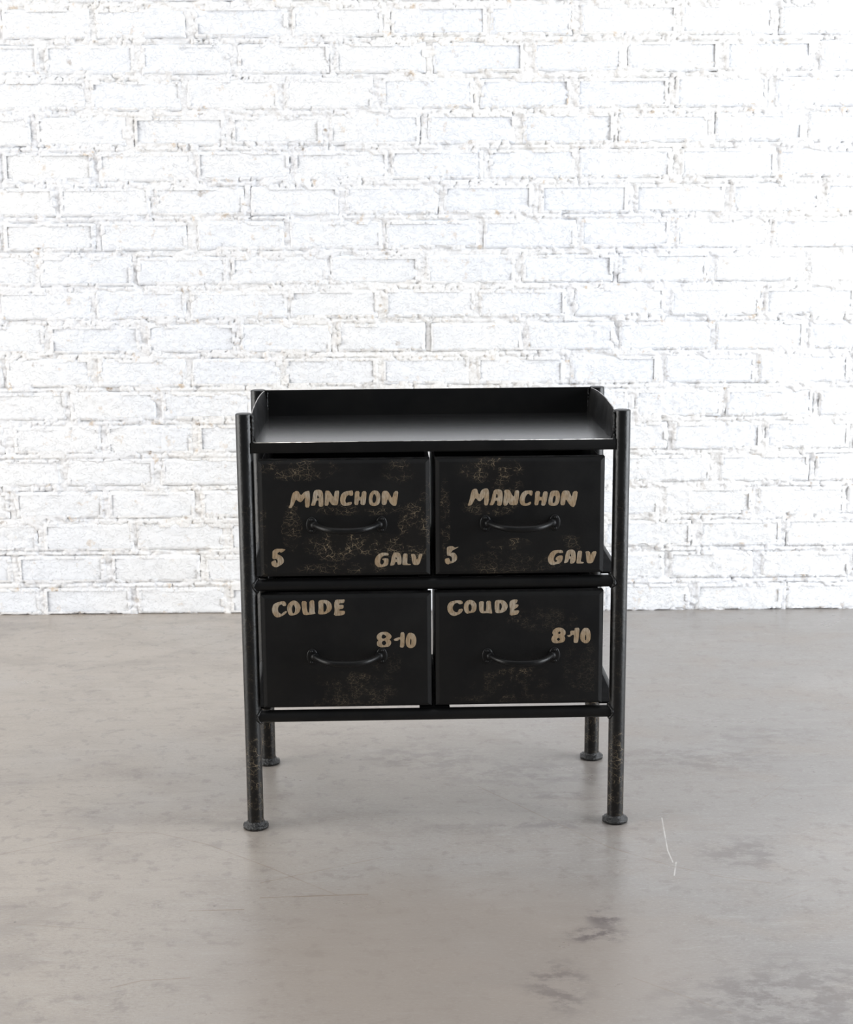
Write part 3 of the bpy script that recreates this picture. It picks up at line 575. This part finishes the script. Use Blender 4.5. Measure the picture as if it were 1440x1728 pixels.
for s in (-1, 1):
    bm = bmesh.new(); rows_ = []
    NY, NZ = 22, 6
    y0, y1 = -.0075, D - .0120
    for i in range(NY + 1):
        u = i / NY; y = y0 + (y1 - y0) * u
        # rounded nose at the front, gentle bow along the top edge
        top = H - .0006 + .0062 * math.sin(math.pi * min(1, max(0, u))) ** .9
        nose = max(0, 1 - (y - y0) / .016); top -= .030 * nose ** 2.2
        col = []
        for j in range(NZ + 1):
            w = j / NZ; z = TZ - .001 + (top - TZ + .001) * w
            x = s * (.2664 + .0052 * w ** 1.5)
            col.append((x, y, z))
        rows_.append(col)
    th = .0016 * s
    A = [[bm.verts.new(p) for p in c_] for c_ in rows_]; Bv = [[bm.verts.new((p[0] + th, p[1], p[2])) for p in c_] for c_ in rows_]
    for i in range(NY):
        for j in range(NZ):
            bm.faces.new((A[i][j], A[i + 1][j], A[i + 1][j + 1], A[i][j + 1])); bm.faces.new((Bv[i][j], Bv[i][j + 1], Bv[i + 1][j + 1], Bv[i + 1][j]))
        bm.faces.new((A[i][NZ], A[i + 1][NZ], Bv[i + 1][NZ], Bv[i][NZ])).material_index = 1; bm.faces.new((A[i][0], Bv[i][0], Bv[i + 1][0], A[i + 1][0]))
    for j in range(NZ):
        bm.faces.new((A[0][j], A[0][j + 1], Bv[0][j + 1], Bv[0][j])); bm.faces.new((A[NY][j], Bv[NY][j], Bv[NY][j + 1], A[NY][j + 1]))
    ck = obj('side_cheek', bm, sheet_mat, tray, .7); ck.data.materials.append(edge_highlight)  # top rim gets the painted edge highlight
    # seam of weld between cheek and leg, and up the back corner
    for xx, yy, za, zb, rr in ((s * .2712, -.006, TZ - .004, H - .002, .0019), (s * .2680, D - .0135, TZ, H - .002, .0011)):
        bm = bmesh.new(); rn = random.Random(int(s * 5 + 40 + yy * 100)); pts = []; rad = []
        for i in range(26):
            q = i / 25; pts.append((xx + rn.uniform(-.0006, .0006), yy + rn.uniform(-.0006, .0006), za + (zb - za) * q))
            rad.append(rr * (.7 + .7 * rn.random()) * (1.6 if q < .12 and yy < 0 else 1))
        add_sweep(bm, pts, rad, 8); obj('weld_seam', bm, weld_mat, tray, 3.2)

# ---- drawers
FACE_Y = -.0120
def letter_mesh(word):
    cu = bpy.data.curves.new('lettering', 'CURVE'); cu.dimensions = '2D'; cu.fill_mode = 'BOTH'; cu.extrude = .00012
    for letter in word:
        for poly in letter:
            pts = [Vector((a / 1000, b / 1000)) for a, b in poly]; sm = []
            for p, q in zip(pts, pts[1:] + pts[:1]):          # one round of corner cutting = brush corners
                sm += [p.lerp(q, .22), p.lerp(q, .78)]
            sp = cu.splines.new('POLY'); sp.points.add(len(sm) - 1)
            for pt, c_ in zip(sp.points, sm): pt.co = (c_.x, c_.y, 0, 1)
            sp.use_cyclic_u = True
    tmp = bpy.data.objects.new('lettering', cu); coll.objects.link(tmp)
    dg = bpy.context.evaluated_depsgraph_get()
    me = bpy.data.meshes.new_from_object(tmp.evaluated_get(dg))
    bpy.data.objects.remove(tmp); bpy.data.curves.remove(cu)
    me.transform(Matrix.Rotation(math.pi / 2, 4, 'X')); me.transform(Matrix.Translation((0, FACE_Y - .0001, 0)))
    me.materials.clear()
    return me

def front_panel(x0, x1, z0, z1, mat, parent):
    """pan-folded front: flat field, chamfered borders, returns to the back"""
    bm = bmesh.new(); b = .0068; d1 = .0030; d2 = .020
    NX, NZ = 24, 16
    def ring(x0, x1, z0, z1, y):
        return [bm.verts.new(p) for p in ((x0, y, z0), (x1, y, z0), (x1, y, z1), (x0, y, z1))]
    r = [ring(x0 + b, x1 - b, z0 + b * .8, z1 - b * .8, FACE_Y), ring(x0 + .0006, x1 - .0006, z0 + .0006, z1 - .0006, FACE_Y + d1),
         ring(x0, x1, z0, z1, FACE_Y + d1 + .001), ring(x0, x1, z0, z1, FACE_Y + d2), ring(x0 + .0012, x1 - .0012, z0 + .0012, z1 - .0012, FACE_Y + d2), ring(x0 + .0012, x1 - .0012, z0 + .0012, z1 - .0012, FACE_Y + d1 + .002)]
    bm.faces.new(r[0])
    for a, c_ in zip(r, r[1:]):
        for k in range(4): bm.faces.new((a[k], c_[k], c_[(k + 1) % 4], a[(k + 1) % 4]))
    bm.faces.new(r[-1][::-1])
    es = [e for e in bm.edges if len({v.index for v in e.verts}) and e.verts[0] in r[0] and e.verts[1] in r[0]]
    bmesh.ops.bevel(bm, geom=es, offset=.0012, segments=2, profile=.5, affect='EDGES')
    return obj('front_panel', bm, mat, parent, .45)

def handle(xa, xb, z, parent, mat):
    bm = bmesh.new(); pts = []; rad = []; N = 28; xm = (xa + xb) / 2; hw = (xb - xa) / 2
    for i in range(N + 1):
        u = -1 + 2 * i / N
        out = .031 * (1 - abs(u) ** 3.2) + .0035
        pts.append((xm + hw * u * (1 - .03 * (1 - abs(u))), FACE_Y - out, z - .0035 * (1 - u * u) + .001))
        rad.append(.0040 + .0010 * (1 - u * u))
    add_sweep(bm, pts, rad, 16)
    for sx in (xa, xb):
        s = 1 if sx > xm else -1; cx = sx + s * .004
        # oval plate lying on the front, collar and two screw heads
        prof = [(.0, 1.0), (.0010, 1.0), (.0019, .88), (.0022, .60)]
        rings = []
        for dy, k in prof:
            rings.append([bm.verts.new((cx + .0086 * k * math.cos(q), FACE_Y - dy, z + .0128 * k * math.sin(q))) for q in (2 * math.pi * j / 28 for j in range(28))])
        for r0, r1 in zip(rings, rings[1:]):
            for j in range(28): bm.faces.new((r0[j], r0[(j + 1) % 28], r1[(j + 1) % 28], r1[j]))
        bm.faces.new(rings[-1]); bm.faces.new(rings[0])
        add_sweep(bm, [(sx, FACE_Y - .001, z), (sx, FACE_Y - .004, z), (sx, FACE_Y - .0072, z)], [.0068, .0056, .0046], 16, up=Vector((1, 0, 0)))
        for dz in (-.0085, .0085):
            add_sweep(bm, [(cx + s * .001, FACE_Y - .001, z + dz), (cx + s * .001, FACE_Y - .0031, z + dz), (cx + s * .001, FACE_Y - .0042, z + dz)], [.0025, .0024, .0011], 12, up=Vector((1, 0, 0)))
    return obj('handle', bm, mat, parent, 3.2)

DRAWERS = [  # x0, x1, z0, z1, handle x, x, z, words, crackle patches (x, z, half width, half height, strength)
    (-.2650, -.0066, .4078, .5868, -.1815, -.0840, .4878, ('UL MANCHON', 'UL 5', 'UL GALV'), 'top left',
     [(-.200, .573, .062, .018, .55), (-.052, .568, .028, .020, .4), (-.030, .478, .026, .050, .95), (-.085, .455, .055, .022, .9), (-.150, .455, .055, .026, .8),
      (-.115, .512, .075, .012, .55), (-.215, .485, .016, .040, .6), (-.14, .420, .10, .010, .45), (-.012, .52, .012, .05, .4), (-.258, .47, .006, .08, .35)]),
    (.0014, .2578, .4078, .5870, .0815, .1785, .4874, ('UR MANCHON', 'UR 5', 'UR GALV'), 'top right',
     [(.085, .570, .060, .022, .85), (.105, .545, .030, .022, .6), (.085, .512, .045, .016, .8), (.115, .455, .036, .010, .85), (.205, .455, .030, .014, .35),
      (.016, .50, .008, .08, .4), (.09, .415, .03, .012, .5), (.12, .425, .1, .02, .2)]),
    (-.2660, -.0056, .1992, .3790, -.1850, -.0862, .2816, ('LL COUDE', 'LL 8-10'), 'lower left',
     [(-.130, .245, .070, .012, .55), (-.110, .222, .060, .020, .42), (-.150, .207, .08, .008, .5), (-.075, .27, .03, .02, .25)]),
    (.0003, .2590, .1994, .3788, .0845, .1800, .2786, ('LR COUDE', 'LR 8-10'), 'lower right',
     [(.130, .252, .042, .010, .85), (.110, .235, .065, .022, .35), (.165, .335, .060, .022, .3), (.225, .26, .03, .07, .2), (.12, .21, .11, .008, .3)]),
]
for n_, (x0, x1, z0, z1, hx0, hx1, hz, words_, place, patches) in enumerate(DRAWERS):
    bm = bmesh.new(); t = .0011; bx0, bx1, by0, by1, bz0, bz1 = x0 + .004, x1 - .004, FACE_Y + .006, D - .020, z0 + .0006, z1 - .004
    if n_ == 0: bx1 = x1 + .0001
    if n_ == 1: bx0 = x0 - .0001
    add_box(bm, bx0, bx1, by0, by1, bz0, bz0 + t)
    add_box(bm, bx0, bx0 + t, by0, by1, bz0, bz1); add_box(bm, bx1 - t, bx1, by0, by1, bz0, bz1)
    add_box(bm, bx0, bx1, by1 - t, by1, bz0, bz1); add_box(bm, bx0, bx1, by0, by0 + t, bz0, bz1)
    dr = obj('drawer', bm, box_mat, root)
    dr['label'] = '%s drawer lettered %s' % (place, ' '.join(w[3:] for w in words_))
    patches = [(a, c, d, e, s * (1.0 if n_ < 2 else .65)) for a, c, d, e, s in patches]
    front_panel(x0, x1, z0, z1, black_paint('crackled_black_front', patches, rough=.46, spec=.22, cells=1.0 if n_ == 0 else 1.25 if n_ == 1 else 1.7), dr)
    handle(hx0, hx1, hz, dr, handle_mat)
    for w in words_:
        o = link('lettering', letter_mesh(LETTERING[w]), tan, dr)
        o['label'] = 'tan brush painted lettering %s' % w[3:]
